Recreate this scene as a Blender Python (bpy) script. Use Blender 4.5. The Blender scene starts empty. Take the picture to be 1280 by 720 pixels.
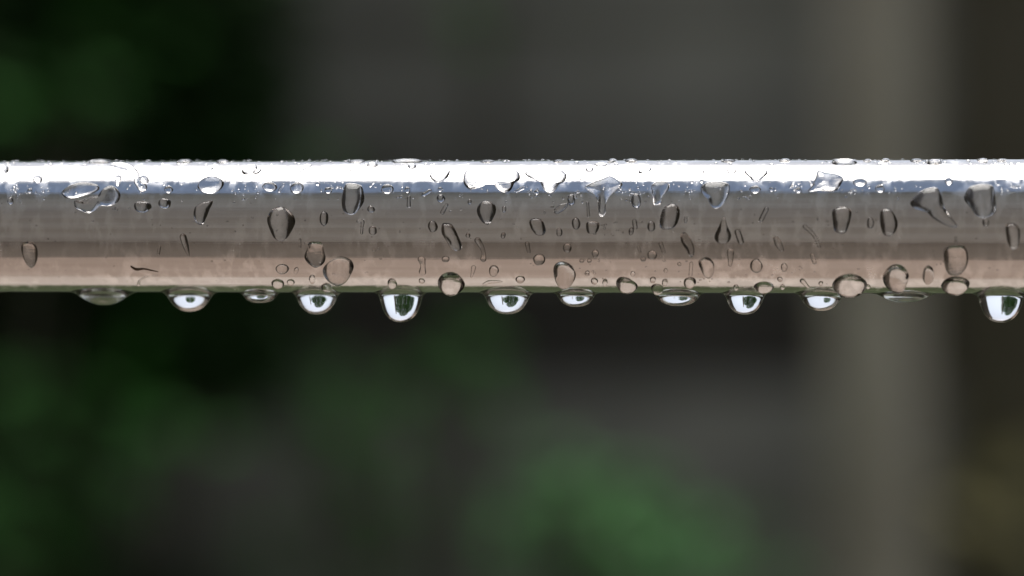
import bpy, bmesh, math, random
from mathutils import Vector, Matrix
random.seed(7)
sc = bpy.context.scene

# ------------------------------------------------------------------ camera
D = 1.5                                   # camera to rail axis (m)
WF = 0.314                                # width of the view at the rail (m)
LENS = 36.0 * D / WF
PITCH = -math.atan((360 - 283.3) / 1280 * WF / D)
YAW = -math.radians(7.3)                  # the rail comes a little closer on the right
R = 0.02033                               # rail radius
PXM = WF / 1280                           # metres per photo pixel at the rail

cam_d = bpy.data.cameras.new('camera')
cam = bpy.data.objects.new('camera', cam_d)
sc.collection.objects.link(cam)
sc.camera = cam
cam.location = (0, -D, 0)
cam.rotation_euler = (math.radians(90) + PITCH, 0, 0)
cam_d.lens = LENS
cam_d.sensor_width = 36
cam_d.clip_start = 0.05
cam_d.clip_end = 2000
cam_d.dof.use_dof = True
cam_d.dof.focus_distance = D - 0.0125
cam_d.dof.aperture_fstop = 4.4

# ------------------------------------------------------------------ sky, sun, exposure
SUN_EL, SUN_AZ = math.radians(70), math.radians(-8)      # azimuth from +Y towards +X
world = bpy.data.worlds.new('World')
sc.world = world
world.use_nodes = True
wn, wl = world.node_tree.nodes, world.node_tree.links
wn.clear()
sky = wn.new('ShaderNodeTexSky')
sky.sky_type = 'NISHITA'
sky.sun_disc = False
sky.sun_elevation = SUN_EL
sky.sun_rotation = SUN_AZ
sky.air_density = 1.0
sky.dust_density = 2.0
sky.ozone_density = 0.6
hs = wn.new('ShaderNodeHueSaturation')
hs.inputs['Saturation'].default_value = 0.42            # an overcast, nearly white sky
bgn = wn.new('ShaderNodeBackground')
bgn.inputs['Strength'].default_value = 0.12
out = wn.new('ShaderNodeOutputWorld')
wl.new(sky.outputs[0], hs.inputs['Color'])
wl.new(hs.outputs[0], bgn.inputs['Color'])
wl.new(bgn.outputs[0], out.inputs['Surface'])

sun_d = bpy.data.lights.new('sun', 'SUN')
sun_d.energy = 1.5
sun_d.angle = math.radians(40)
sun_d.color = (1.0, 0.97, 0.93)
sun = bpy.data.objects.new('sun', sun_d)
sc.collection.objects.link(sun)
sd = Vector((math.sin(SUN_AZ) * math.cos(SUN_EL), math.cos(SUN_AZ) * math.cos(SUN_EL), math.sin(SUN_EL)))
sun.rotation_euler = sd.to_track_quat('Z', 'Y').to_euler()

sc.view_settings.view_transform = 'Standard'
sc.view_settings.look = 'None'
sc.view_settings.gamma = 1.0
sc.view_settings.exposure = 0.55
sc.view_settings.use_curve_mapping = False
sc.cycles.use_denoising = True
sc.cycles.max_bounces = 16
sc.cycles.transmission_bounces = 14
sc.cycles.glossy_bounces = 8
sc.cycles.caustics_reflective = True
sc.cycles.caustics_refractive = True
sc.cycles.blur_glossy = 0.0
sc.cycles.use_adaptive_sampling = True
sc.cycles.adaptive_threshold = 0.005

# ------------------------------------------------------------------ helpers
def tag(o, label=None, cat=None, group=None, kind=None):
    if label: o['label'] = label
    if cat: o['category'] = cat
    if group: o['group'] = group
    if kind: o['kind'] = kind
    return o

def link_mesh(name, verts, faces, mat, parent=None, smooth=True, recalc=True):
    me = bpy.data.meshes.new(name)
    me.from_pydata([tuple(v) for v in verts], [], faces)
    if recalc:
        bm = bmesh.new(); bm.from_mesh(me)
        bmesh.ops.remove_doubles(bm, verts=bm.verts, dist=1e-7)
        bmesh.ops.recalc_face_normals(bm, faces=bm.faces)
        bm.to_mesh(me); bm.free()
    if smooth:
        me.polygons.foreach_set('use_smooth', [True] * len(me.polygons))
    me.update()
    o = bpy.data.objects.new(name, me)
    me.materials.append(mat)
    sc.collection.objects.link(o)
    if parent: o.parent = parent
    return o

def empty(name, loc=(0, 0, 0)):
    o = bpy.data.objects.new(name, None)
    o.location = loc
    o.empty_display_size = 0.05
    sc.collection.objects.link(o)
    return o

def box(name, a, b, mat, parent=None, bevel=0.0, rot=None):
    a, b = Vector(a), Vector(b)
    c, s = (a + b) / 2, (b - a)
    bm = bmesh.new()
    bmesh.ops.create_cube(bm, size=1.0)
    for v in bm.verts: v.co = Vector((v.co.x * s.x, v.co.y * s.y, v.co.z * s.z))
    if bevel:
        bmesh.ops.bevel(bm, geom=bm.edges[:], offset=bevel, segments=2, affect='EDGES')
    me = bpy.data.meshes.new(name)
    bm.to_mesh(me); bm.free()
    o = bpy.data.objects.new(name, me)
    me.materials.append(mat)
    o.location = c
    if rot: o.rotation_euler = rot
    sc.collection.objects.link(o)
    if parent: o.parent = parent
    return o

def mat_nodes(name):
    m = bpy.data.materials.new(name)
    m.use_nodes = True
    nt = m.node_tree
    return m, nt.nodes, nt.links, nt.nodes['Principled BSDF']

def noise_mat(name, c1, c2, scale=(8, 8, 8), rough=0.8, detail=5, bump=0.3, spec=0.3):
    m, n, l, p = mat_nodes(name)
    tc = n.new('ShaderNodeTexCoord'); mp = n.new('ShaderNodeMapping')
    mp.inputs['Scale'].default_value = scale
    nz = n.new('ShaderNodeTexNoise')
    nz.inputs['Scale'].default_value = 1.0
    nz.inputs['Detail'].default_value = detail
    rp = n.new('ShaderNodeValToRGB')
    rp.color_ramp.elements[0].position = 0.3; rp.color_ramp.elements[0].color = (*c1, 1)
    rp.color_ramp.elements[1].position = 0.7; rp.color_ramp.elements[1].color = (*c2, 1)
    bp = n.new('ShaderNodeBump'); bp.inputs['Strength'].default_value = bump
    l.new(tc.outputs['Object'], mp.inputs['Vector']); l.new(mp.outputs[0], nz.inputs['Vector'])
    l.new(nz.outputs['Fac'], rp.inputs['Fac']); l.new(rp.outputs[0], p.inputs['Base Color'])
    l.new(nz.outputs['Fac'], bp.inputs['Height']); l.new(bp.outputs[0], p.inputs['Normal'])
    p.inputs['Roughness'].default_value = rough
    p.inputs['Specular IOR Level'].default_value = spec
    return m

# ------------------------------------------------------------------ materials
def make_steel():
    m, n, l, p = mat_nodes('brushed_steel')
    tc = n.new('ShaderNodeTexCoord')
    def noise(scale, detail=4, rough=0.6):
        mp = n.new('ShaderNodeMapping'); mp.inputs['Scale'].default_value = scale
        nz = n.new('ShaderNodeTexNoise'); nz.inputs['Scale'].default_value = 1
        nz.inputs['Detail'].default_value = detail; nz.inputs['Roughness'].default_value = rough
        l.new(tc.outputs['Object'], mp.inputs['Vector']); l.new(mp.outputs[0], nz.inputs['Vector'])
        return nz.outputs['Fac']
    def ramp(src, p0, p1, v0, v1):
        r = n.new('ShaderNodeMapRange')
        r.inputs['From Min'].default_value = p0; r.inputs['From Max'].default_value = p1
        r.inputs['To Min'].default_value = v0; r.inputs['To Max'].default_value = v1
        l.new(src, r.inputs['Value']); return r.outputs[0]
    streak = noise((14, 1500, 1500), 3)             # drawing lines along the tube
    mott = noise((330, 260, 130), 4, 0.55)          # dried, runny water marks
    big = noise((60, 90, 40), 3)
    stain = n.new('ShaderNodeMath'); stain.operation = 'MULTIPLY'
    l.new(ramp(mott, 0.46, 0.6, 0, 1), stain.inputs[0]); l.new(ramp(big, 0.38, 0.6, 0, 1), stain.inputs[1])
    mixc = n.new('ShaderNodeMix'); mixc.data_type = 'RGBA'
    mixc.inputs['A'].default_value = (0.66, 0.645, 0.63, 1)
    mixc.inputs['B'].default_value = (0.88, 0.87, 0.86, 1)
    l.new(stain.outputs[0], mixc.inputs['Factor'])
    l.new(mixc.outputs['Result'], p.inputs['Base Color'])
    p.inputs['Metallic'].default_value = 1.0
    rr = n.new('ShaderNodeMath'); rr.operation = 'ADD'
    l.new(ramp(streak, 0.3, 0.7, 0.07, 0.13), rr.inputs[0])
    l.new(ramp(stain.outputs[0], 0, 1, 0, 0.16), rr.inputs[1])
    l.new(rr.outputs[0], p.inputs['Roughness'])
    b1 = n.new('ShaderNodeBump'); b1.inputs['Strength'].default_value = 0.05; b1.inputs['Distance'].default_value = 0.0004
    l.new(streak, b1.inputs['Height'])
    b2 = n.new('ShaderNodeBump'); b2.inputs['Strength'].default_value = 0.10; b2.inputs['Distance'].default_value = 0.0004
    l.new(mott, b2.inputs['Height']); l.new(b1.outputs[0], b2.inputs['Normal'])
    wav = noise((25, 90, 90), 2)
    b3 = n.new('ShaderNodeBump'); b3.inputs['Strength'].default_value = 0.7; b3.inputs['Distance'].default_value = 0.00016
    l.new(wav, b3.inputs['Height']); l.new(b2.outputs[0], b3.inputs['Normal'])
    l.new(b3.outputs[0], p.inputs['Normal'])
    return m

def make_water():
    m = bpy.data.materials.new('water'); m.use_nodes = True
    n, l = m.node_tree.nodes, m.node_tree.links
    n.clear()
    g = n.new('ShaderNodeBsdfGlass'); g.inputs['IOR'].default_value = 1.333
    g.inputs['Roughness'].default_value = 0.0; g.inputs['Color'].default_value = (1, 1, 1, 1)
    o = n.new('ShaderNodeOutputMaterial'); l.new(g.outputs[0], o.inputs['Surface'])
    return m

STEEL, WATER = make_steel(), make_water()
GRASS = noise_mat('lawn_grass', (0.05, 0.068, 0.028), (0.085, 0.10, 0.05), (6, 6, 6), 0.9)
PAVING = noise_mat('pinkish_paving', (0.39, 0.295, 0.235), (0.50, 0.395, 0.33), (9, 9, 9), 0.75, bump=0.2)
ADDED_SOIL = noise_mat('added_dark_soil', (0.045, 0.033, 0.024), (0.085, 0.065, 0.048), (20, 20, 20), 0.95)
DECK = noise_mat('brown_decking', (0.175, 0.145, 0.12), (0.24, 0.20, 0.168), (3, 30, 30), 0.8)
PAVING_PALE = noise_mat('pale_paving', (0.57, 0.475, 0.405), (0.68, 0.585, 0.515), (9, 9, 9), 0.75, bump=0.2)
WALLM = noise_mat('grey_brown_board', (0.51, 0.46, 0.405), (0.62, 0.56, 0.50), (1, 1, 9), 0.9)
WALLM2 = noise_mat('pale_grey_board', (0.56, 0.51, 0.455), (0.66, 0.605, 0.545), (1, 1, 9), 0.9)
WALLM3 = noise_mat('brown_board', (0.48, 0.425, 0.365), (0.58, 0.52, 0.455), (1, 1, 9), 0.9)
def make_added_canopy():
    m = bpy.data.materials.new('blue_grey_translucent_sheet'); m.use_nodes = True
    n, l = m.node_tree.nodes, m.node_tree.links
    n.clear()
    t = n.new('ShaderNodeBsdfTranslucent'); t.inputs['Color'].default_value = (0.50, 0.57, 0.69, 1)
    d = n.new('ShaderNodeBsdfDiffuse'); d.inputs['Color'].default_value = (0.50, 0.56, 0.66, 1)
    mx = n.new('ShaderNodeMixShader'); mx.inputs['Fac'].default_value = 0.25
    o = n.new('ShaderNodeOutputMaterial')
    l.new(t.outputs[0], mx.inputs[1]); l.new(d.outputs[0], mx.inputs[2]); l.new(mx.outputs[0], o.inputs['Surface'])
    return m
ADDED_CANOPY = make_added_canopy()
DARKPANEL = noise_mat('dark_brown_added_panel', (0.045, 0.034, 0.024), (0.075, 0.058, 0.043), (12, 12, 2), 0.6, bump=0.1)
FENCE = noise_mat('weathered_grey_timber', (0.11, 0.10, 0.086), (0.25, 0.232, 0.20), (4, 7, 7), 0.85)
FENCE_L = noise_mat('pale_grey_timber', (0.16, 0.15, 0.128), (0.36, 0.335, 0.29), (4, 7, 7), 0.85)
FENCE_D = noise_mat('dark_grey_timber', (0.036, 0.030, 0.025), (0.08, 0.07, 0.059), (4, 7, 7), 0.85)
GATE = noise_mat('dark_brown_timber', (0.075, 0.06, 0.036), (0.12, 0.10, 0.062), (20, 20, 3), 0.85)
POSTM = noise_mat('pale_weathered_post', (0.22, 0.178, 0.128), (0.58, 0.505, 0.40), (5, 5, 4), 0.85)
BARK = noise_mat('dark_bark', (0.05, 0.042, 0.03), (0.10, 0.085, 0.06), (20, 20, 6), 0.9)
SLIVER = noise_mat('wet_brown_bark', (0.08, 0.05, 0.03), (0.16, 0.10, 0.065), (900, 900, 900), 0.5)
LEAF_DARK = noise_mat('shade_darkened_leaf', (0.010, 0.032, 0.005), (0.026, 0.062, 0.012), (5, 5, 5), 0.7, spec=0.15)  # leaf colour darkened to hold the deep shade between shrubs
LEAF_GREEN = noise_mat('fresh_green_leaf', (0.09, 0.26, 0.08), (0.16, 0.37, 0.13), (5, 5, 5), 0.8, spec=0.05)
LEAF_TREE = noise_mat('tree_leaf', (0.07, 0.20, 0.035), (0.17, 0.38, 0.09), (5, 5, 5), 0.8, spec=0.08)
LEAF_MID = noise_mat('mid_green_leaf', (0.05, 0.17, 0.035), (0.10, 0.26, 0.065), (5, 5, 5), 0.8, spec=0.05)
LEAF_OLIVE = noise_mat('olive_leaf', (0.11, 0.10, 0.03), (0.18, 0.16, 0.06), (5, 5, 5), 0.7, spec=0.2)

# ------------------------------------------------------------------ setting
GZ = -1.0
lawn = link_mesh('lawn', [(-400, -400, GZ), (400, -400, GZ), (400, 400, GZ), (-400, 400, GZ)], [(0, 1, 2, 3)], GRASS, smooth=False)
tag(lawn, kind='structure')
PX0, PX1 = -0.98, 0.44
patio = box('paving', (PX0, -0.62, GZ - 0.05), (PX1, 0.17, GZ + 0.012), PAVING); tag(patio, kind='structure')
pale_strip = box('paving_pale_strip', (PX0, 0.176, GZ - 0.05), (PX1, 0.72, GZ + 0.014), PAVING_PALE); tag(pale_strip, kind='structure')  # paler strip of paving on the lawn side
deck = box('decking', (PX0, -1.9, GZ - 0.05), (PX1, -0.622, GZ + 0.03), DECK); tag(deck, kind='structure')
for (xa, xb) in ((-2.4, PX0 - .004), (PX1 + .004, 2.0)):
    tag(box('added_soil_bed', (xa, -1.9, GZ - 0.05), (xb, 0.72, GZ + 0.018), ADDED_SOIL), kind='structure')  # dark beds added beside the paving, they darken the lower drops' edges

# the house behind the camera: what the steel mirrors in its middle bands
house = empty('house_front', (0, -1.9, GZ))
tag(house, 'grey-brown house front behind the camera with added dark panels and overhead sheet, mirrored in the rail', 'house')
def house_part(name, a, b, m, bev=0.0):
    o = box(name, a, b, m, house, bev); o.location = o.location - Vector(house.location); return o
zz = GZ
k = 0
while zz < 3.7:
    house_part('board', (-2.3, -2.0, zz + 0.004), (1.95, -1.9 + random.uniform(-.006, .006), min(zz + 0.30, 3.72)), (WALLM, WALLM2, WALLM3)[(k * 7 + k // 3) % 3], 0.006)
    zz += 0.304; k += 1
for (xa, xb, nm) in ((0.22, 1.05, 'added_panel'), (1.06, 1.9, 'added_panel'), (-2.1, -1.27, 'added_side_panel')):
    house_part(nm, (xa, -1.893, GZ + 0.035), (xb, -1.85, 2.9), DARKPANEL, 0.006)  # dark panels added on the wall to darken the drop edges
house_part('added_canopy', (-2.3, -1.88, 3.70), (1.95, -0.19, 3.74), ADDED_CANOPY, 0.004)  # added translucent sheet, shaped to mirror a bluish band and pass light down

def bgp(px, py, y):
    """world point seen at a photo pixel, at depth y behind the rail"""
    dx = (px - 640) / 1280 * WF / D
    dz = -(py - 360) / 1280 * WF / D
    c, s = math.cos(PITCH), math.sin(PITCH)
    d = Vector((dx, c - s * dz, s + c * dz))
    k = (y + D) / d.y
    return Vector((0, -D, 0)) + d * k

def leaf_mesh(clumps, size, density, rng):
    V, F = [], []
    for (c, rx, ry, rz) in clumps:
        n = int(density * (rx * ry * rz) ** (2 / 3))
        for _ in range(n):
            while True:
                u = Vector((rng.uniform(-1, 1), rng.uniform(-1, 1), rng.uniform(-1, 1)))
                if 0.25 < u.length < 1: break
            p = Vector(c) + Vector((u.x * rx, u.y * ry, u.z * rz))
            L = size * rng.uniform(0.6, 1.3); W = L * rng.uniform(0.3, 0.45)
            a = rng.uniform(0, 2 * math.pi); t = rng.uniform(-0.9, 0.4)
            d = Vector((math.cos(a) * math.cos(t), math.sin(a) * math.cos(t), math.sin(t)))
            s = d.cross(Vector((rng.uniform(-.5, .5), rng.uniform(-.5, .5), 1))).normalized()
            up = s.cross(d)
            b = len(V)
            V += [p, p + d * L * .45 + s * W - up * W * .2, p + d * L, p + d * L * .45 - s * W - up * W * .2, p + d * L * .5 + up * W * .25]
            F += [(b, b + 1, b + 4), (b + 1, b + 2, b + 4), (b + 2, b + 3, b + 4), (b + 3, b, b + 4)]
    return V, F

# unseen hedges added either side of the terrace, to darken the drops' sides
def added_side_hedge(x0, x1, y0, y1, label, seed):
    rng = random.Random(seed)
    e = empty('added_dark_hedge', ((x0 + x1) / 2, (y0 + y1) / 2, GZ)); tag(e, label, 'hedge', 'added hedges beside the terrace')
    cx, cy = e.location.x, e.location.y
    core = box('core', (x0 + .08, y0 + .08, GZ), (x1 - .08, y1 - .08, 1.5), BARK, e); core.location = core.location - e.location
    cl = []
    for a in range(8):
        for b_ in range(5):
            cl.append((Vector((rng.uniform(-.05, .05), (a - 3.5) * (y1 - y0) / 8, 0.25 + b_ * .5)), (x1 - x0) / 2, .3, .32))
    V, F = leaf_mesh(cl, 0.06, 3500, rng)
    link_mesh('crown', V, F, LEAF_DARK, e, smooth=False, recalc=False)
added_side_hedge(-2.0, -1.4, -1.85, 1.9, 'added dark hedge left of the terrace, outside the view', 41)
added_side_hedge(1.0, 1.6, -1.85, 1.9, 'added dark hedge right of the terrace, outside the view', 42)

# timber fence of wide horizontal boards
fence = empty('timber_fence', (0.7, 4.2, GZ))
tag(fence, 'blurred dark grey timber fence of horizontal boards behind the rail', 'fence')
def fpart(name, a, b, m, bev):
    o = box(name, a, b, m, fence, bev); o.location = o.location - Vector(fence.location); return o
z = GZ + 0.05
for i in range(10):
    zc = z + 0.075
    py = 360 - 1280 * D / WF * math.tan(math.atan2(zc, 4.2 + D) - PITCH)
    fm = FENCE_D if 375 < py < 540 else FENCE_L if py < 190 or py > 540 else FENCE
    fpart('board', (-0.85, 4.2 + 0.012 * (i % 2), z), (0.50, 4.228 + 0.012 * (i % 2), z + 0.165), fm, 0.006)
    z += 0.15
for x in (-0.8, -0.2, 0.33):
    fpart('post', (x, 4.244, GZ), (x + 0.1, 4.33, z + 0.02), FENCE, 0.006)

# brown gate right of the fence
gate = empty('wooden_gate', (0.85, 4.25, GZ))
tag(gate, 'blurred dark brown wooden gate at the right edge behind the post', 'gate')
def gpart(name, a, b, m, bev):
    o = box(name, a, b, m, gate, bev); o.location = o.location - Vector(gate.location); return o
for i in range(6):
    gpart('board', (0.47 + i * .108, 4.262, GZ + .05), (0.576 + i * .108, 4.284, 0.55), GATE, 0.004)
for zz in (-0.75, 0.3): gpart('crosspiece', (0.55, 4.286, zz), (1.115, 4.312, zz + .09), GATE, 0.004)

# pale post at the right
pc = bgp(1094, 360, 3.6)
pw = 0.047
post = empty('timber_post', (pc.x, 3.6, GZ))
tag(post, 'blurred pale upright timber post behind the right half of rail', 'post')
V, F = [], []
N = 16
for k in range(12):
    zz = 0 + k * 0.2
    rr_ = pw * (1.05 - 0.006 * k) * (1 + 0.02 * math.sin(k * 2.1))
    for i in range(N):
        a = 2 * math.pi * i / N
        q = 1 + 0.12 * math.cos(2 * a) ** 2 * 0 + 0.02 * math.sin(3 * a + k)
        V.append((rr_ * q * math.cos(a), rr_ * q * math.sin(a), zz))
for k in range(11):
    for i in range(N):
        F.append((k * N + i, k * N + (i + 1) % N, (k + 1) * N + (i + 1) % N, (k + 1) * N + i))
F.append(tuple(range(N - 1, -1, -1))); F.append(tuple(11 * N + i for i in range(N)))
link_mesh('shaft', V, F, POSTM, post)
V = []
for (rr_, zz) in ((pw * 1.25, 2.2), (pw * 1.25, 2.23), (0.008, 2.29)):
    V += [(rr_ * math.cos(2 * math.pi * i / N), rr_ * math.sin(2 * math.pi * i / N), zz) for i in range(N)]
F = [(k * N + i, k * N + (i + 1) % N, (k + 1) * N + (i + 1) % N, (k + 1) * N + i) for k in range(2) for i in range(N)]
F += [tuple(range(N - 1, -1, -1)), tuple(2 * N + i for i in range(N))]
link_mesh('cap', V, F, POSTM, post, smooth=False)

# shrubs: stems and leaf crowns
def stem_mesh(segs):
    V, F = [], []
    for (a, b, r0, r1) in segs:
        a, b = Vector(a), Vector(b); d = (b - a).normalized()
        s = d.cross(Vector((0.3, 1, 0.1))).normalized(); t = d.cross(s); n0 = len(V)
        for (c, r) in ((a, r0), (b, r1)):
            for i in range(7):
                an = 2 * math.pi * i / 7
                V.append(c + s * r * math.cos(an) + t * r * math.sin(an))
        for i in range(7): F.append((n0 + i, n0 + (i + 1) % 7, n0 + 7 + (i + 1) % 7, n0 + 7 + i))
    return V, F

def shrub(name, label, base, clumps, mat, size, density, seed, group=None):
    rng = random.Random(seed)
    base = Vector(base)
    e = empty(name, base)
    tag(e, label, 'shrub', group)
    cl = [(Vector(c) - base, rx, ry, rz) for (c, rx, ry, rz) in clumps]
    V, F = leaf_mesh(cl, size, density, rng)
    link_mesh('crown', V, F, mat, e, smooth=False, recalc=False)
    segs = []
    for (c, rx, ry, rz) in cl:
        mid = Vector((c.x * .4, c.y * .4, c.z * .55))
        segs += [((rng.uniform(-.03, .03), 0, 0), mid, 0.008, 0.006), (mid, c, 0.006, 0.003)]
        for _ in range(4):
            segs.append((c * .85, c + Vector((rng.uniform(-rx, rx) * .7, rng.uniform(-ry, ry) * .7, rng.uniform(-rz, rz) * .7)), 0.003, 0.0015))
    V, F = stem_mesh(segs)
    link_mesh('stem', V, F, BARK, e)
    return e

def clump(px, py, y, rpx, rpy=None, ry=None):
    k = (y + D) * WF / D / 1280
    rpy = rpy or rpx
    return (bgp(px, py, y), rpx * k, ry or min(rpx, rpy) * k, rpy * k)

b = bgp(150, 360, 3.9)
shrub('shade_dark_shrub', 'large dark green shrub, partly painted deep shade, blurred at the left behind rail', (b.x, 3.9, GZ),
      [clump(-120, 100, 3.7, 260, 260, .28), clump(120, 240, 3.75, 230, 300, .25), clump(265, 40, 3.7, 105, 190, .2),
       clump(-20, 620, 3.7, 170, 260, .25), clump(265, 395, 3.7, 115, 110, .2), clump(-260, 420, 3.8, 260, 400, .25),
       clump(100, -200, 3.8, 300, 200, .3), clump(120, 900, 3.8, 300, 200, .25)],
      LEAF_DARK, 0.055, 30000, 3)  # its darkest clumps stand in for deep shade between the shrubs
b = bgp(60, 360, 3.3)
shrub('leafy_shrub', 'mid green leafy shrub blurred at the far left edge', (b.x - .1, 3.3, GZ),
      [clump(45, 140, 3.3, 85, 90), clump(120, 50, 3.35, 95, 70), clump(70, 620, 3.3, 100, 100), clump(120, 460, 3.3, 130, 90), clump(190, 540, 3.35, 110, 80), clump(40, 700, 3.3, 110, 70)],
      LEAF_MID, 0.05, 2300, 5)
b = bgp(560, 360, 3.6)
shrub('slender_shrub', 'slender green shrub blurred just left of the picture centre', (b.x, 3.6, GZ),
      [clump(560, 460, 3.6, 90, 85), clump(450, 560, 3.6, 110, 100), clump(610, -10, 3.6, 110, 50), clump(450, 185, 3.6, 60, 35), clump(440, 690, 3.6, 110, 80), clump(400, 490, 3.65, 110, 80)],
      LEAF_MID, 0.05, 2000, 8)
b = bgp(790, 360, 3.5)
shrub('bright_green_shrub', 'bright fresh green sprig blurred low right of the centre', (b.x, 3.5, GZ),
      [clump(735, 610, 3.5, 85, 65), clump(790, 650, 3.45, 90, 70), clump(830, 715, 3.5, 85, 60), clump(690, 650, 3.55, 60, 60), clump(760, 650, 3.6, 170, 120), clump(930, 690, 3.6, 80, 60)],
      LEAF_GREEN, 0.05, 3000, 11)
b = bgp(1230, 700, 3.7)
shrub('olive_shrub', 'olive brown shrub blurred at the right edge behind the pale post', (b.x, 3.7, GZ),
      [clump(1235, 640, 3.7, 85, 90), clump(1180, 700, 3.75, 60, 40), clump(1275, 560, 3.9, 40, 60)],
      LEAF_OLIVE, 0.05, 3500, 14)

def tree(label, x, y, cl, seed):
    rng = random.Random(seed)
    e = empty('garden_tree', (x, y, GZ)); tag(e, label, 'tree')
    V, F = leaf_mesh(cl, 0.09, 9000, rng)
    link_mesh('crown', V, F, LEAF_TREE, e, smooth=False, recalc=False)
    segs = [((0, 0, 0), (0.03, 0, 1.2), .05, .035)]
    for (c, rx, ry, rz) in cl: segs += [((0.03, 0, 1.2), c, .025, .008)]
    V, F = stem_mesh(segs)
    link_mesh('trunk', V, F, BARK, e)
tree('leafy garden tree beyond the fence, seen only through the hanging drops', -0.75, 4.9,
     [(Vector((-.8, 0, 2.0)), .75, .4, .65), (Vector((.1, 0, 2.5)), .8, .4, .75), (Vector((.85, 0, 2.0)), .5, .3, .5), (Vector((.1, -.2, 1.6)), 1.0, .3, .45)], 17)

# ------------------------------------------------------------------ the rail
ROT = Matrix.Rotation(YAW, 4, 'Z')
V, F = [], []
NS, XS = 256, [-0.9, -0.3, -0.1, 0.1, 0.3, 0.9]
for ri, rad in enumerate((R, R - 0.0015)):
    for x in XS:
        for i in range(NS):
            a = 2 * math.pi * i / NS
            V.append((x, rad * math.cos(a), rad * math.sin(a)))
nx = len(XS)
for ri in range(2):
    o0 = ri * nx * NS
    for k in range(nx - 1):
        for i in range(NS):
            F.append((o0 + k * NS + i, o0 + k * NS + (i + 1) % NS, o0 + (k + 1) * NS + (i + 1) % NS, o0 + (k + 1) * NS + i))
for k in (0, nx - 1):
    for i in range(NS):
        F.append((k * NS + i, k * NS + (i + 1) % NS, nx * NS + k * NS + (i + 1) % NS, nx * NS + k * NS + i))
rail = link_mesh('metal_rail', V, F, STEEL)
rail.rotation_euler = (0, 0, YAW)
tag(rail, 'wet round steel handrail running across the whole picture', 'rail')

# ------------------------------------------------------------------ water drops
INV = ROT.inverted()
CAMP = INV @ Vector((0, -D, 0))
def ray(px, py):
    dx = (px - 640) / 1280 * WF / D
    dz = -(py - 360) / 1280 * WF / D
    c, s = math.cos(PITCH), math.sin(PITCH)
    return (INV.to_3x3() @ Vector((dx, c - s * dz, s + c * dz)))

SMAX = 0.985
def surf(px, py):
    """photo pixel -> (x along the rail, arc length round it; 0 faces the camera, + is up)"""
    d = ray(px, py)
    # closest approach of the ray to the axis in the yz plane
    dn = math.hypot(d.y, d.z)
    s = (CAMP.y * d.z - CAMP.z * d.y) / dn      # signed distance
    off = -s
    off = max(-SMAX * R, min(SMAX * R, off))
    el0 = math.atan2(d.z, d.y)
    # point on the circle whose perpendicular offset is `off`
    th = math.asin(off / R) + el0
    t = (-R * math.cos(th - el0) - (CAMP.y * math.cos(el0) + CAMP.z * math.sin(el0))) / dn
    x = CAMP.x + d.x * t
    return x, R * th

def wrap(x, a, h):
    th = a / R
    return Vector((x, -(R + h) * math.cos(th), (R + h) * math.sin(th)))

def catmull(pts, n, closed=True):
    m = len(pts); outp = []
    dim = len(pts[0])
    segs = m if closed else m - 1
    for i in range(segs):
        if closed:
            p = [pts[(i + k - 1) % m] for k in range(4)]
        else:
            p = [pts[max(0, min(m - 1, i + k - 1))] for k in range(4)]
        for j in range(n):
            t = j / n
            outp.append(tuple(0.5 * (2 * p[1][q] + (p[2][q] - p[0][q]) * t + (2 * p[0][q] - 5 * p[1][q] + 4 * p[2][q] - p[3][q]) * t * t
                              + (3 * p[1][q] - p[0][q] - 3 * p[2][q] + p[3][q]) * t ** 3) for q in range(dim)))
    if not closed: outp.append(tuple(pts[-1]))
    return outp

BURY = 0.00012
def star_mesh(uv, H, p=0.6, sag=0.0, rings=10):
    """dome over a closed footprint on the unrolled surface"""
    n = len(uv)
    A = cx = cy = 0
    for i in range(n):
        x0, y0 = uv[i]; x1, y1 = uv[(i + 1) % n]
        k = x0 * y1 - x1 * y0; A += k; cx += (x0 + x1) * k; cy += (y0 + y1) * k
    cx /= 3 * A; cy /= 3 * A; A = abs(A) / 2
    per = sum(math.dist(uv[i], uv[(i + 1) % n]) for i in range(n))
    rad = 2 * A / per
    Hh = H * rad
    ymin, ymax = min(q[1] for q in uv), max(q[1] for q in uv)
    ccy = cy - sag * (cy - ymin)
    V, F = [wrap(cx, ccy, Hh)], []
    for k in range(1, rings + 1):
        a = k / rings * math.pi / 2
        t, h = math.sin(a), Hh * max(0.0, math.cos(a)) ** (2 * p)
        for (x, y) in uv:
            V.append(wrap(cx + (x - cx) * t, ccy + (y - ccy) * t, h))
    for (x, y) in uv: V.append(wrap(cx + (x - cx) * 1.01, ccy + (y - ccy) * 1.01, -BURY))
    for i in range(n): F.append((0, 1 + i, 1 + (i + 1) % n))
    for k in range(rings):
        for i in range(n):
            F.append((1 + k * n + i, 1 + (k + 1) * n + i, 1 + (k + 1) * n + (i + 1) % n, 1 + k * n + (i + 1) % n))
    F.append(tuple(1 + rings * n + i for i in range(n)))
    return V, F, wrap(cx, ccy, 0)

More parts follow.
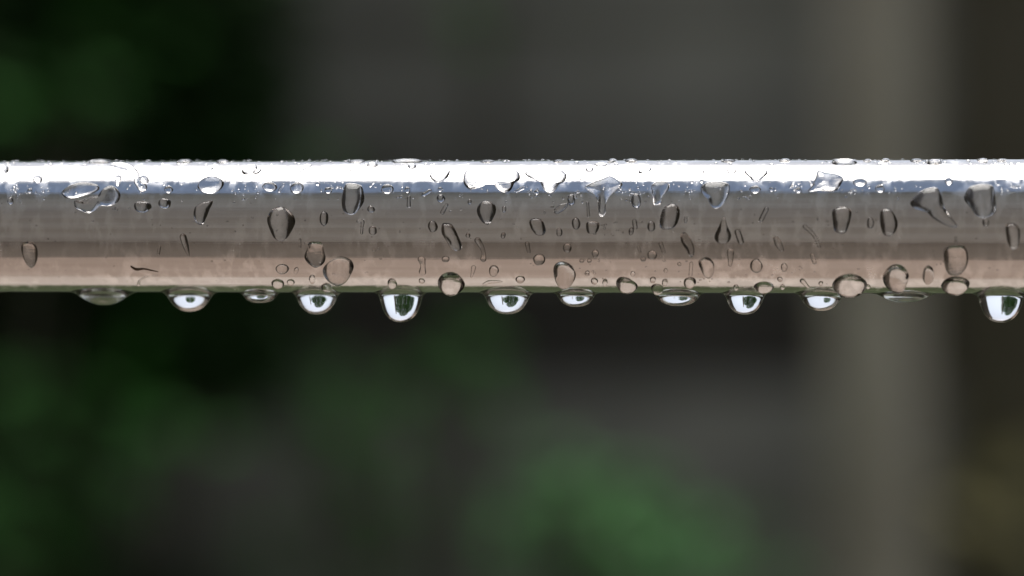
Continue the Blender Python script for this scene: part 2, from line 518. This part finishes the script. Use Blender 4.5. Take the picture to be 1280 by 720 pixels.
def stroke_mesh(pts, hk, p=0.6, nc=9):
    """rounded bead of water swept along a path of (x, arc, radius)"""
    path = catmull(pts, 8, closed=False)
    def ext(a, b):
        d = Vector((a[0] - b[0], a[1] - b[1])).normalized(); r = a[2]
        return [(a[0] + d.x * r * f, a[1] + d.y * r * f, r * math.sqrt(max(0.0004, 1 - f * f))) for f in (0.35, 0.6, 0.8, 0.93, 0.995)]
    path = ext(path[0], path[1])[::-1] + path + ext(path[-1], path[-2])
    V, F = [], []
    m = len(path)
    for i, (x, y, r) in enumerate(path):
        a, b = path[max(0, i - 1)], path[min(m - 1, i + 1)]
        d = Vector((b[0] - a[0], b[1] - a[1])).normalized()
        nx_, ny_ = -d.y, d.x
        V.append(wrap(x - nx_ * r, y - ny_ * r, -BURY))
        for k in range(nc):
            b_ = -math.pi / 2 + math.pi * k / (nc - 1)
            V.append(wrap(x + nx_ * r * math.sin(b_), y + ny_ * r * math.sin(b_), hk * r * max(0, math.cos(b_)) ** (2 * p)))
        V.append(wrap(x + nx_ * r, y + ny_ * r, -BURY))
    w = nc + 2
    for i in range(m - 1):
        for k in range(w - 1):
            F.append((i * w + k, i * w + k + 1, (i + 1) * w + k + 1, (i + 1) * w + k))
        F.append((i * w + w - 1, i * w, (i + 1) * w, (i + 1) * w + w - 1))
    F.append(tuple(range(w))); F.append(tuple((m - 1) * w + k for k in range(w)))
    c = path[m // 2]
    return V, F, wrap(c[0], c[1], 0)

def place(name, V, F, origin, mat=WATER):
    V = [v - origin for v in V]
    o = link_mesh(name, V, F, mat)
    o.location = ROT @ origin
    o.rotation_euler = (0, 0, YAW)
    return o

jr = random.Random(21)
def ell(cx, cy, rx, ry, rot=0, n=10, jit=0.07):
    pts = []
    for i in range(n):
        a = 2 * math.pi * i / n; q = 1 + jr.uniform(-jit, jit)
        x, y = rx * q * math.cos(a), ry * q * math.sin(a)
        pts.append((cx + x * math.cos(rot) - y * math.sin(rot), cy + x * math.sin(rot) + y * math.cos(rot)))
    return pts

# hanging drops: centre x, core half width, bottom y, tall(1)..flat(0), lean, label
HANG = [
 (130, 30, 381.5, 0.15, 0, 'wide shallow drop under the rail, leftmost of the hanging drops'),
 (237, 27, 389.5, 0.7, 0, 'white eye-shaped hanging drop, second from the left under the rail'),
 (325, 22, 378.5, 1.0, 0, 'shallow bright hanging drop, third from the left under the rail'),
 (396, 25, 393.0, 0.8, 0, 'rounded hanging drop with green centre, fourth from the left'),
 (501, 26, 402.8, 1.0, 0, 'longest hanging drop left of picture centre, with dark green middle'),
 (634, 27, 392.8, 0.9, 0, 'hanging drop at the middle of the rail, nearest picture centre'),
 (720, 23, 383.5, 0.95, 0, 'small shallow hanging drop, seventh from the left under the rail'),
 (847, 27, 382.5, 0.95, 0, 'wide thin hanging drop, eighth from the left under the rail'),
 (931, 23, 393.3, 0.9, 0, 'compact round hanging drop, ninth from the left, fourth from right'),
 (1026, 25, 388.7, 0.8, 0, 'hanging drop just left of the greenish bulging drop'),
 (1131, 29, 378.0, 0.45, 0, 'thin sliver of a hanging drop, second from the right end'),
 (1251, 27, 403.3, 1.0, 0, 'large round hanging drop at the right end of the rail'),
]
TALL = [(0, 1), (.22, .985), (.44, .93), (.64, .82), (.80, .66), (.91, .47), (.985, .29), (1.05, .15), (1.14, .06), (1.27, .015), (1.38, -.02), (1.40, -.10)]
FLAT = [(0, 1), (.2, .97), (.4, .88), (.6, .73), (.8, .54), (.97, .37), (1.12, .23), (1.26, .12), (1.38, .05), (1.5, .012), (1.6, -.02), (1.62, -.10)]
def hang_mesh(cx, a, yb, tall, lean):
    d = ray(cx, 366.5)
    t = (0 - CAMP.y) / d.y
    x0 = CAMP.x + d.x * t
    zb = CAMP.z + ray(cx, yb).z * ((0 - CAMP.y) / ray(cx, yb).y)
    Hd = -R - zb
    am = a * PXM
    bm_ = min(a * 0.92, 27, 0.9 * Hd / PXM + (4 if tall > .5 else 6)) * PXM
    prof = [(TALL[k][0] * tall + FLAT[k][0] * (1 - tall), TALL[k][1] * tall + FLAT[k][1] * (1 - tall)) for k in range(len(TALL))]
    prof = catmull(prof, 3, closed=False)
    n = 48
    V, F = [Vector((x0, 0, -R - Hd))], []
    for (r, h) in prof[1:]:
        for i in range(n):
            al = 2 * math.pi * i / n
            x = am * r * math.cos(al); y = bm_ * r * math.sin(al)
            hh = h * Hd if h > 0 else h * 0.002
            V.append(Vector((x0 + x, y, -math.sqrt(R * R - y * y) - hh)))
    m = len(prof) - 1
    for i in range(n): F.append((0, 1 + i, 1 + (i + 1) % n))
    for k in range(m - 1):
        for i in range(n):
            F.append((1 + k * n + i, 1 + k * n + (i + 1) % n, 1 + (k + 1) * n + (i + 1) % n, 1 + (k + 1) * n + i))
    F.append(tuple(1 + (m - 1) * n + i for i in range(n)))
    return V, F, Vector((x0, 0, -R))
for (cx, a, yb, tall, lean, lab) in HANG:
    V, F, o0 = hang_mesh(cx, a, yb, tall, lean)
    tag(place('hanging_drop', V, F, o0), lab, 'water drop', 'drops hanging under the rail')

# big drops drawn by outline: (points, height factor, sag, label)
BIG = [
 ([(77,241),(88,233),(104,229.5),(120,232),(124,237),(116,242),(104,245),(92,248),(82,248)], .45, .1, 'curved pale lens of water at upper left, above the wiggly drop'),
 ([(93,252),(101,255),(110,248),(122,246),(129,238),(139,233.5),(148,239),(150.5,247),(145,255),(134,258),(125,257.5),(118,264),(112,267),(103,265),(94,260)], .55, .1, 'large wiggly drop with a bright curled rim at the left'),
 ([(247,233),(252,226),(264,222),(275,224.5),(280,230),(276,236.5),(266,241),(254,240.5),(248,237)], .6, .6, 'big pale oval drop in the blue-grey band, left of centre'),
 ([(246,258),(256,253),(266,252),(262,262),(258,272),(253,281),(246,279),(242,270),(243,262)], .4, .2, 'slanted faint drop with dark sides below the pale oval drop'),
 ([(432,232),(442,231),(452,234),(455,244),(455,252),(449,262),(440,269),(430,265),(427,255),(428,243)], .6, .6, 'tall square-shouldered drop with a pale cap, left of picture centre'),
 ([(342,262),(351,259),(360,263),(367,270),(369,278),(365,288),(358,298),(351,301.5),(343,297),(337,286),(334,276),(336,268)], .55, .3, 'large V-shaped drop with thick dark sides in the grey band'),
 ([(386,303),(394,301.5),(402,303),(405,313),(406.5,325),(397,331),(388,328),(380.5,320),(384,310)], .6, .3, 'bell-shaped drop just above left of the lens-shaped drop'),
 ([(403,337),(411,327),(424,321),(436,324),(442,331),(440,339),(434,346),(424,349),(412,346)], .62, .2, 'lens-shaped drop with pointed ends on the pinkish lower band'),
 ([(27,306),(32,302),(40,302),(46,309),(47,321),(44,330),(39,332.5),(32,326),(27.5,315)], .5, .2, 'lone oval drop with dark sides near the left end'),
 ([(596,265),(600,255),(609,252),(618,256),(620,264),(616,274),(610,281),(602,277)], .45, .2, 'rounded triangular drop in the grey band at picture centre'),
 ([(553,280),(560,279),(566,282),(572,293),(577.5,308),(572,313),(564,309),(558,300),(552,290)], .65, .2, 'tall slanted drop with dark flanks left of picture centre'),
 ([(547,350),(552,343),(561,340),(570,341.5),(577,348),(581,356),(577,361),(570,364),(562,364.5),(553,362),(548,357)], .95, .45, 'bulging drop on the bottom edge, right of the longest hanging drop'),
 ([(579,222),(580,231),(586,237.5),(593,236),(600,232),(611,231),(619,232),(625,239),(632,241.5),(639,238),(643,230),(650,224),(645,214),(620,210.5),(595,210.5),(583,214)], .35, .2, 'wide white sheet of water with two drooping lobes, top centre'),
 ([(656,219),(668,225),(675,229),(679,237),(687,242),(694,239),(699,231),(706,227),(708,219),(700,213.5),(680,211),(662,213)], .4, .2, 'white sheet with one drooping lobe right of picture centre'),
 ([(731,235),(742,229),(754,224.5),(763,221.5),(772,226),(778,231.5),(770,238),(762,246),(757.5,255),(757.5,265),(754,271),(749.5,270),(747.5,262),(747,253),(743,244),(738,240)], .55, .2, 'funnel-shaped drop with a narrow stem running down, right of centre'),
 ([(691.5,335),(695,328.5),(703,326.5),(712,330),(718,337),(719.5,345),(714,351.5),(706,354),(698,352),(693,345)], .95, .35, 'prominent round drop on the pinkish band right of centre'),
 ([(770,351),(774,346.5),(783,347),(791,352),(797,358.5),(794,362.5),(786,364),(777,363),(771,358)], .95, .4, 'round drop on the bottom edge, right of the prominent round drop'),
 ([(814,234),(820,229),(828,228),(835,230),(836,237),(830,243),(827,249),(826,256),(818,257),(816,249),(815,241)], .5, .1, 'pale drop with a short stem left of the shield-shaped drop'),
 ([(830,260),(838,256),(846,257),(850,265),(848,276),(843,284),(834,287),(825,284),(825.5,271)], .5, .2, 'squarish drop below the pale drop with a short stem'),
 ([(876,235),(882,230.5),(893,229),(905,229.5),(912,233),(911,243),(907,252),(901,258.5),(894,261),(888,257),(884,249),(877,242)], .6, .6, 'shield-shaped drop with a blue cap and bright lower rim'),
 ([(905,271),(909,282),(914,293),(911,301.5),(904,303.5),(896,302),(893,295),(898,284)], .55, .35, 'teardrop with a dark left side below the shield-shaped drop'),
 ([(851,293),(855,290),(860,293),(865,301),(868,312),(866,320),(861,318),(856,309),(851,300)], .6, .2, 'slanted dark-sided drop left of the teardrop'),
 ([(873,327),(878,321.5),(886,321.5),(892,328),(892.5,337),(890,343.5),(884,344.5),(878,339)], .5, .2, 'flat egg-shaped drop on the pinkish band below the slanted drop'),
 ([(1010,240),(1015,233),(1019,223),(1022,214.5),(1031,217),(1045,219),(1054,223.5),(1052,230),(1047,238),(1038,240),(1022,238.5)], .5, .2, 'large pale four-cornered drop across the white glare, right side'),
 ([(1040,265),(1046,260),(1058,259),(1064,264),(1063,275),(1058,289),(1051,292),(1043,288),(1041,277)], .5, .2, 'squarish drop with dark vertical sides below the four-cornered drop'),
 ([(1101,264),(1108,261),(1115,264),(1122,277),(1120,288),(1112,295),(1104,292),(1100,279)], .6, .2, 'upright drop with a thick dark left side, right part of rail'),
 ([(1040,357),(1044,349),(1052,344.5),(1063,342.5),(1073,345),(1081,350.5),(1084,357),(1080,362),(1072,364.5),(1062,365),(1052,364.5),(1044,362)], 1.0, .5, 'biggest bulging drop on the bottom edge, greenish below, right half'),
 ([(1103,347),(1107,337),(1114,331.5),(1123,330),(1131,334.5),(1136,343),(1134,352),(1129,359),(1119,357),(1109,354)], .85, .35, 'brown-capped round drop right of the biggest bulging drop'),
 ([(1153,346),(1155,335),(1160,331),(1166,335),(1167.5,345),(1164,351),(1158,352.5)], .5, .2, 'small upright oval drop between the two round lower drops'),
 ([(1180,312),(1186,307),(1196,306),(1206,307.5),(1210,318),(1209,330),(1203,338),(1194,340.5),(1184,338),(1180,327)], .5, .2, 'square-topped drop directly above the rightmost bulging drop'),
 ([(1176,358),(1182,349),(1193,346),(1205,347.5),(1212,353),(1210,360),(1206,363.5),(1198,365),(1190,364.5),(1181,363)], .95, .45, 'rightmost bulging drop on the bottom edge of the rail'),
 ([(1138,253),(1146,244),(1156,238),(1170,236),(1176,243),(1180,258),(1189,272),(1197,283),(1189,284),(1178,280),(1166,273),(1158,266),(1147,262),(1140,259)], .4, .2, 'long slanting sheet of water with pale top, far right'),
 ([(1205,246),(1211,236),(1222,232.5),(1234,232),(1242,235),(1244,247),(1245,261),(1242,268),(1231,272.5),(1220,270),(1213,260),(1206,252)], .6, .6, 'big drop with blue cap and bright crescent rim, far right'),
 ([(1257,283),(1263,279),(1271,281),(1275,290),(1273,307),(1265,311),(1259,301)], .6, .2, 'tall drop with dark left flank at the right end'),
 ([(537,222),(545,229),(553,227),(560,222),(562,214),(550,212.5),(541,215)], .45, .3, 'V-shaped clear drop in the white glare left of centre'),
 ([(930,216),(936,222),(941,227),(950,227),(955,222),(960,217),(954,211.5),(938,211.5)], .45, .3, 'wide V-shaped clear drop in the white glare, right side'),
 ([(907,211),(910,217),(914,222),(918,219),(921,212),(914,209.5)], .45, .3, 'small U-shaped clear drop in the white glare, right side'),
 ([(662,276),(670,273),(678,276),(682,286),(680,293),(672,294),(667,290),(663,284)], .4, .2, 'faint drop with thin dark sides just right of centre'),
 ([(733,279),(740,276.5),(749,279),(747,289),(740,292),(734,290)], .55, .2, 'small squarish drop with a dark left side, right of centre'),
]
for (pts, hk, sag, lab) in BIG:
    uv = catmull([surf(q[0], q[1] if q[1] < 350 or max(w[1] for w in pts) < 360 else 350 + (q[1] - 350) * .75) for q in pts], 5)
    V, F, o0 = star_mesh(uv, hk * (0.78 if max(q[1] for q in pts) > 360 else 1.0 if hk > .8 else 0.8 if min(q[1] for q in pts) < 216 else 1.0 if min(q[1] for q in pts) < 236 else 1.7), 0.55, sag)
    tag(place('water_drop', V, F, o0), lab, 'water drop', 'larger drops clinging to the rail')

# running beads: (points with radius px, height factor, label)
RUN = [
 ([(142,207.5,3.5),(152,209,5.5),(163,212,5.5),(170,219,4),(172,228,4.5),(178,235,6)], .8, 'bent white trickle running down from the top at left'),
 ([(148,223,4),(147,232,2.5)], .8, 'tiny white trickle left of the bent trickle'),
 ([(359,217,4.5),(368,216,6),(377,212,4.5),(386,208.5,3)], .7, 'slug-shaped clear drop in the white glare, left of centre'),
 ([(349,240,1.8),(354,232,2)], .8, 'thin slanted bead between two pale droplets, left of centre'),
 ([(448,277,2.3),(453,277,2.6),(452.5,284,1.8),(452,291,1.8)], .7, 'hook-shaped bead below the tall square-shouldered drop'),
 ([(229,296,4.5),(232,306,4),(235.5,318,1.6)], .7, 'narrow pointed trickle in the grey band, second hanging drop below'),
 ([(199.5,308,1.8),(198,316,2)], .7, 'tiny trickle left of the narrow pointed trickle'),
 ([(196,343,.8),(182,345,1),(174,350,1.5),(173,355,2.2)], .8, 'crooked thin trickle under the dark sliver at lower left'),
 ([(530,244,3),(537,240,3)], .8, 'short slanted bead with twin highlights left of centre'),
 ([(511,248,2.6),(511,258,2.6)], .7, 'short upright bead below the blue-grey band, fifth hanging drop below'),
 ([(558,257,2.5),(553,266,2.7)], .6, 'faint slanted bead left of the rounded triangular drop'),
 ([(597,300,4),(602,308,3.2),(604.5,316,2.6),(604,323,3.8)], .75, 'bowling-pin trickle crossing into the pinkish band at centre'),
 ([(527,323.5,5),(528.5,331,3.2),(528,339,4.7)], .65, 'dumbbell-shaped drop on the pinkish band left of centre'),
 ([(592,333,3),(590.5,340,2.3),(589,345,1.4)], .65, 'small comma-shaped drop right of the dumbbell-shaped drop'),
 ([(605,354,2),(611,351.5,2.6),(620,351,2),(627,351,1)], .9, 'flat dark wedge of water on the lower edge at centre'),
 ([(696,264,4),(702,260,4.5),(707,257,3)], .7, 'slanted bead below the one-lobed white sheet'),
 ([(734.5,254,1.8),(735,262,1.8),(735.5,270,2)], .7, 'thin upright bead left of the funnel-shaped drop'),
 ([(793,277,3),(794,284,3)], .7, 'short upright bead right of centre in the grey band'),
 ([(659,304,3),(661,314,2.2)], .7, 'small upright bead at grey band foot, just right of centre'),
 ([(958,262,3),(951.5,275,3)], .65, 'slanted dark bead right of the shield-shaped drop'),
 ([(922,290,4),(926,301,4)], .7, 'slanted short drop right of the teardrop'),
 ([(826,304,2.8),(829.5,314,2.4)], .7, 'small slanted bead left of the slanted dark-sided drop'),
 ([(864,328,2.3),(863,343,2.3)], .6, 'thin upright trickle left of the flat egg-shaped drop'),
 ([(913,314,4.3),(913,322,3.5),(912.5,330,2.4)], .6, 'faint tapering drop right of the flat egg-shaped drop'),
 ([(1006,221,1.2),(1012,226,1.7),(1014.5,232,1.5)], .8, 'curled thin tail left of the four-cornered drop'),
 ([(1006,283,2.6),(1015,291,2.2),(1021,300,2.2),(1024,308,1.6)], .6, 'long faint slanting trickle in the grey band, right half'),
 ([(970,298,3.5),(973,304,4.5),(977,311,3)], .6, 'slanted drop left of the long faint slanting trickle'),
 ([(1015,318,2.6),(1018,327,2.6)], .5, 'faint short trickle below the long slanting trickle'),
 ([(1003,350,3.6),(1010,357.5,2.2)], .8, 'small slanted drop above the hanging drop left of biggest drop'),
 ([(646,240,2),(654,236,2.4)], .8, 'small bright bead between the two white sheets'),
 ([(463,234,1.5),(467,229,1.8)], .8, 'bright thin slanted bead right of the tall square-shouldered drop'),
 ([(375,299,1.6),(375,308,1.6)], .5, 'hair-thin upright bead above the bell-shaped drop'),
 ([(798,308,2),(800,314,1.6)], .6, 'tiny upright bead above the bottom-edge round drop, right half'),
 ([(1195,296,1.5),(1195,303,1.5)], .5, 'hair-thin upright bead above the square-topped drop'),
]
for (pts, hk, lab) in RUN:
    P = [surf(q[0], q[1]) + (q[2] * PXM,) for q in pts]
    V, F, o0 = stroke_mesh(P, hk)
    tag(place('water_bead', V, F, o0), lab, 'water drop', 'running beads of water on the rail')

P = [surf(q[0], q[1]) + (q[2] * PXM,) for q in [(164,332,1.2),(170,335.5,2.0),(180,335,1.3),(190,337,1.0),(197,338.5,.6)]]
V, F, o0 = stroke_mesh(P, .8)
tag(place('bark_sliver', V, F, o0, SLIVER), 'thin dark brown sliver stuck to the pinkish band at lower left', 'debris')

# small separate droplets: (cx, cy, rx, ry, tilt)
SMALL = [
 (2,214,10,5,-.2),(47,225,6.5,4.5,0),(37,240,3,3,0),(13,252,4,4.5,0),(180,226,6,6,0),(210.5,238,5.5,4,0),(312,213.5,11,5,-.25),(261,212,6,2.2,-.2),
 (206,255,8,6,0),(178,259,11,7,0),(465,207.5,7,4,0),(337,234.5,9,5,0),(371,236,8.5,6,-.3),(397,231,3,2.6,0),(410,239,5,3.5,-.2),(484,237.5,8,5.5,0),
 (321,215,6,3,-.3),(435,214,4,2,-.2),(405,273.5,5.5,9,.1),(464,262,5,4,.2),(466,288,5.5,5.5,0),(353,335,8.5,5.5,0),(370,337,3,4,.3),(347,353,8,4,.1),
 (363,351.5,5,3,0),(390,347.5,4,5.5,0),(408,358,7,4,.1),(515,209,5.5,3.2,0),(509,238.5,3.5,4,0),(551,249,5.5,5,0),(550,238,3,3,0),(541,283,6,7.5,0),
 (587,253,2.5,3.5,0),(630,262,2.8,4.5,0),(585,294,3,3.2,0),(629,294,3,4.2,.3),(557,323,5,3.3,0),(617,337,6.3,6.3,0),(527,350,4,2.3,.2),(490,353,6,5.5,.2),
 (714,251,5,7,0),(737,213,5,4.2,0),(751,207,8,2,0),(725,223,2.6,3,0),(795,252,6.3,9.5,0),(720,279.5,5.5,7,0),(699,290,4,5.5,0),(789,289,3.3,5,.2),
 (671,241,3.2,3,0),(709,309,5.5,6,0),(744,316,4.5,5,0),(674,323,8,7,0),(727,325,3,2.4,0),(736.5,325,3,2.4,0),(734,340.5,3.3,3.3,0),(743,350,4.5,3.5,.2),
 (756,352,3.5,4.5,0),(791,341,3.2,3.2,0),(650,348,6,3.6,0),(806,214,9,3.5,-.2),(884,215,6,2.4,-.2),(944,238,7,4,0),(814,283,5,6.5,0),(857,275,2.2,4,0),
 (815,317.5,6.3,6,0),(804,323,3.5,3,0),(816,348.5,4,3.4,0),(832,337,2.6,3,0),(831,352,4,4,0),(862,351.5,8,5.5,0),(945,331,8,8,0),(821,359.5,8,4,.1),
 (955,357,13,4,0),(920,358,3.5,3,0),(1055,204,16,4,0),(1075,229,9,4.3,0),(998,239,4,3,0),(1100,237,6,4.3,.2),(964,238,3,2.6,0),(1088,279,4.5,7,0),
 (980,333,4,5.5,0),(975,348,3.5,2.5,.2),(978,357.5,3,3,0),(1026,353,3,2.4,0),(1168,203.5,10,3.5,0),(1186,228,5,4.5,.4),(1232,278.5,4.5,5.5,0),(1264,207,3,2.4,0),
 (877,228,2.6,2.4,0),(63,207,2.8,2.2,0),(1085,357,3,2.4,0),(849,329,2.4,2.4,0),
]
def ordinal(i): return ['first', 'second', 'third', 'fourth', 'fifth', 'sixth', 'seventh', 'eighth', 'ninth', 'tenth', 'eleventh', 'twelfth'][i]
HX = [h[0] for h in HANG]
def band(y):
    return ('in white glare' if y < 227 else 'in blue-grey band' if y < 245 else 'on upper grey band' if y < 282
            else 'on lower grey band' if y < 320 else 'on pinkish band' if y < 355 else 'on bottom edge')
def shape_word(rx, ry):
    s = 'tiny' if max(rx, ry) < 3.6 else 'small' if max(rx, ry) < 6.4 else 'medium'
    f = 'flat' if rx > 1.45 * ry else 'upright' if ry > 1.25 * rx else 'round'
    return s + ' ' + f
raw = []
for (cx, cy, rx, ry, rot) in SMALL:
    k = min(range(len(HX)), key=lambda i: abs(HX[i] - cx))
    off = cx - HX[k]
    rel = 'above' if abs(off) < 14 else 'right of' if off > 0 else 'left of'
    raw.append(f'{shape_word(rx, ry)} droplet {band(cy)}, {rel} {ordinal(k)} hanging drop')
for i, (cx, cy, rx, ry, rot) in enumerate(SMALL):
    lab = raw[i]
    same = [j for j in range(len(SMALL)) if raw[j] == lab]
    if len(same) > 1:
        same.sort(key=lambda j: SMALL[j][0])
        lab = ('leftmost ' if same.index(i) == 0 else ordinal(same.index(i)) + ' ') + lab
    uv = catmull([surf(*q) for q in ell(cx, cy, rx, ry, rot)], 3)
    V, F, o0 = star_mesh(uv, 0.3 if cy < 209 else 0.5 if cy < 227 else 0.8, 0.58, 0.15 if cy > 240 else 0.05, rings=7)
    tag(place('droplet', V, F, o0), lab, 'water drop', 'small droplets dotting the rail')

# low beads standing up along the top silhouette: (cx, half width, height px)
TOPB = [(110,15,2.2),(218,10,2.2),(265,8,1.8),(435,11,1.6),(499,20,2.4),(758,6,2.2),(782,8,2.2),(976,7,2.0),(1103,6,2.0),(1142,8,1.6),(1226,7,1.9),(1080,5,1.4),(905,9,1.2),(600,9,1.1),(690,7,1.2),(1250,6,1.3)]
for i, (cx, hw, hp) in enumerate(TOPB):
    x0 = surf(cx, 283)[0]
    th0 = math.radians(80)
    pts = [(x0 + hw * PXM * math.cos(a) * (1 + jr.uniform(-.08, .08)), R * th0 + 11 * PXM * math.sin(a) * (1 + jr.uniform(-.08, .08))) for a in [2 * math.pi * j / 10 for j in range(10)]]
    uv = catmull(pts, 3)
    n = len(uv)
    A = abs(sum(uv[j][0] * uv[(j + 1) % n][1] - uv[(j + 1) % n][0] * uv[j][1] for j in range(n))) / 2
    per = sum(math.dist(uv[j], uv[(j + 1) % n]) for j in range(n))
    V, F, o0 = star_mesh(uv, (hp * 1.35 * PXM) / (2 * A / per), 0.6, 0, rings=7)
    tag(place('top_bead', V, F, o0), f'low bead of water on the top edge, {ordinal(i) if i < 12 else str(i + 1) + "th"}'
        if False else 'low bead of water on the top edge, ' + (['leftmost', 'second', 'third', 'fourth', 'fifth', 'sixth', 'seventh', 'eighth', 'ninth', 'tenth', 'eleventh', 'twelfth', 'thirteenth', 'fourteenth', 'fifteenth', 'sixteenth'][sorted(range(len(TOPB)), key=lambda j: TOPB[j][0]).index(i)]) + ' from the left',
        'water drop', 'beads along the top edge')

# fine spray: droplets too small to pick apart
V, F = [], []
fr = random.Random(33)
def add_dot(x, a, r, hk):
    n, b0 = 10, len(V)
    el = fr.uniform(.75, 1.35)
    V.append(wrap(x, a, r * hk))
    for k, (t, h) in enumerate(((.5, .9), (.85, .55), (1.0, 0), (1.0, -BURY))):
        for i in range(n):
            an = 2 * math.pi * i / n
            V.append(wrap(x + r * t * math.cos(an) * el, a + r * t * math.sin(an) / el, r * hk * h if k < 3 else -BURY))
    for i in range(n): F.append((b0, b0 + 1 + i, b0 + 1 + (i + 1) % n))
    for k in range(3):
        for i in range(n):
            F.append((b0 + 1 + k * n + i, b0 + 1 + (k + 1) * n + i, b0 + 1 + (k + 1) * n + (i + 1) % n, b0 + 1 + k * n + (i + 1) % n))
def dots(n, x0, x1, y0, y1, r0, r1, hk=.6):
    for _ in range(n):
        x, a = surf(fr.uniform(x0, x1), fr.uniform(y0, y1))
        add_dot(x, a, fr.uniform(r0, r1) * PXM, hk)
for (cx, cy, n, sx, sy) in ((28,240,16,14,6),(60,240,5,10,8),(148,262,5,12,5),(310,238,6,10,7),(420,235,14,16,6),(500,240,8,14,8),(575,245,5,12,8),(670,240,12,14,7),
                            (725,245,12,12,10),(785,243,12,12,9),(862,236,10,14,7),(932,245,12,10,6),(990,235,14,12,6),(1072,240,14,14,6),(1108,236,5,8,6),(1262,236,18,16,6),(300,250,4,10,6),
                            (690,258,8,20,10),(765,285,10,20,10),(820,322,8,18,12),(740,335,10,18,12),(890,348,6,12,6),(1000,340,8,18,12),(1175,325,8,12,10),(470,315,6,20,10)):
    for _ in range(n):
        x, a = surf(fr.gauss(cx, sx * .6), min(fr.gauss(cy, sy * .6), 361))
        add_dot(x, a, fr.uniform(.7, 1.9) * PXM, .6)
dots(130, -10, 1290, 229, 250, .5, 1.5)
dots(150, -10, 1290, 250, 355, .5, 1.4, .45)
dots(70, -10, 1290, 209, 226, .6, 1.8, .5)
for _ in range(300):
    x = surf(fr.uniform(-10, 1290), 283)[0]
    add_dot(x, R * math.radians(fr.uniform(66, 100)), fr.uniform(.7, 2.4) * PXM, .6)
sp = place('fine_droplets', V, F, Vector((0, 0, 0)))
tag(sp, 'fine spray of tiny droplets scattered all over the rail', 'water drops', kind='stuff')
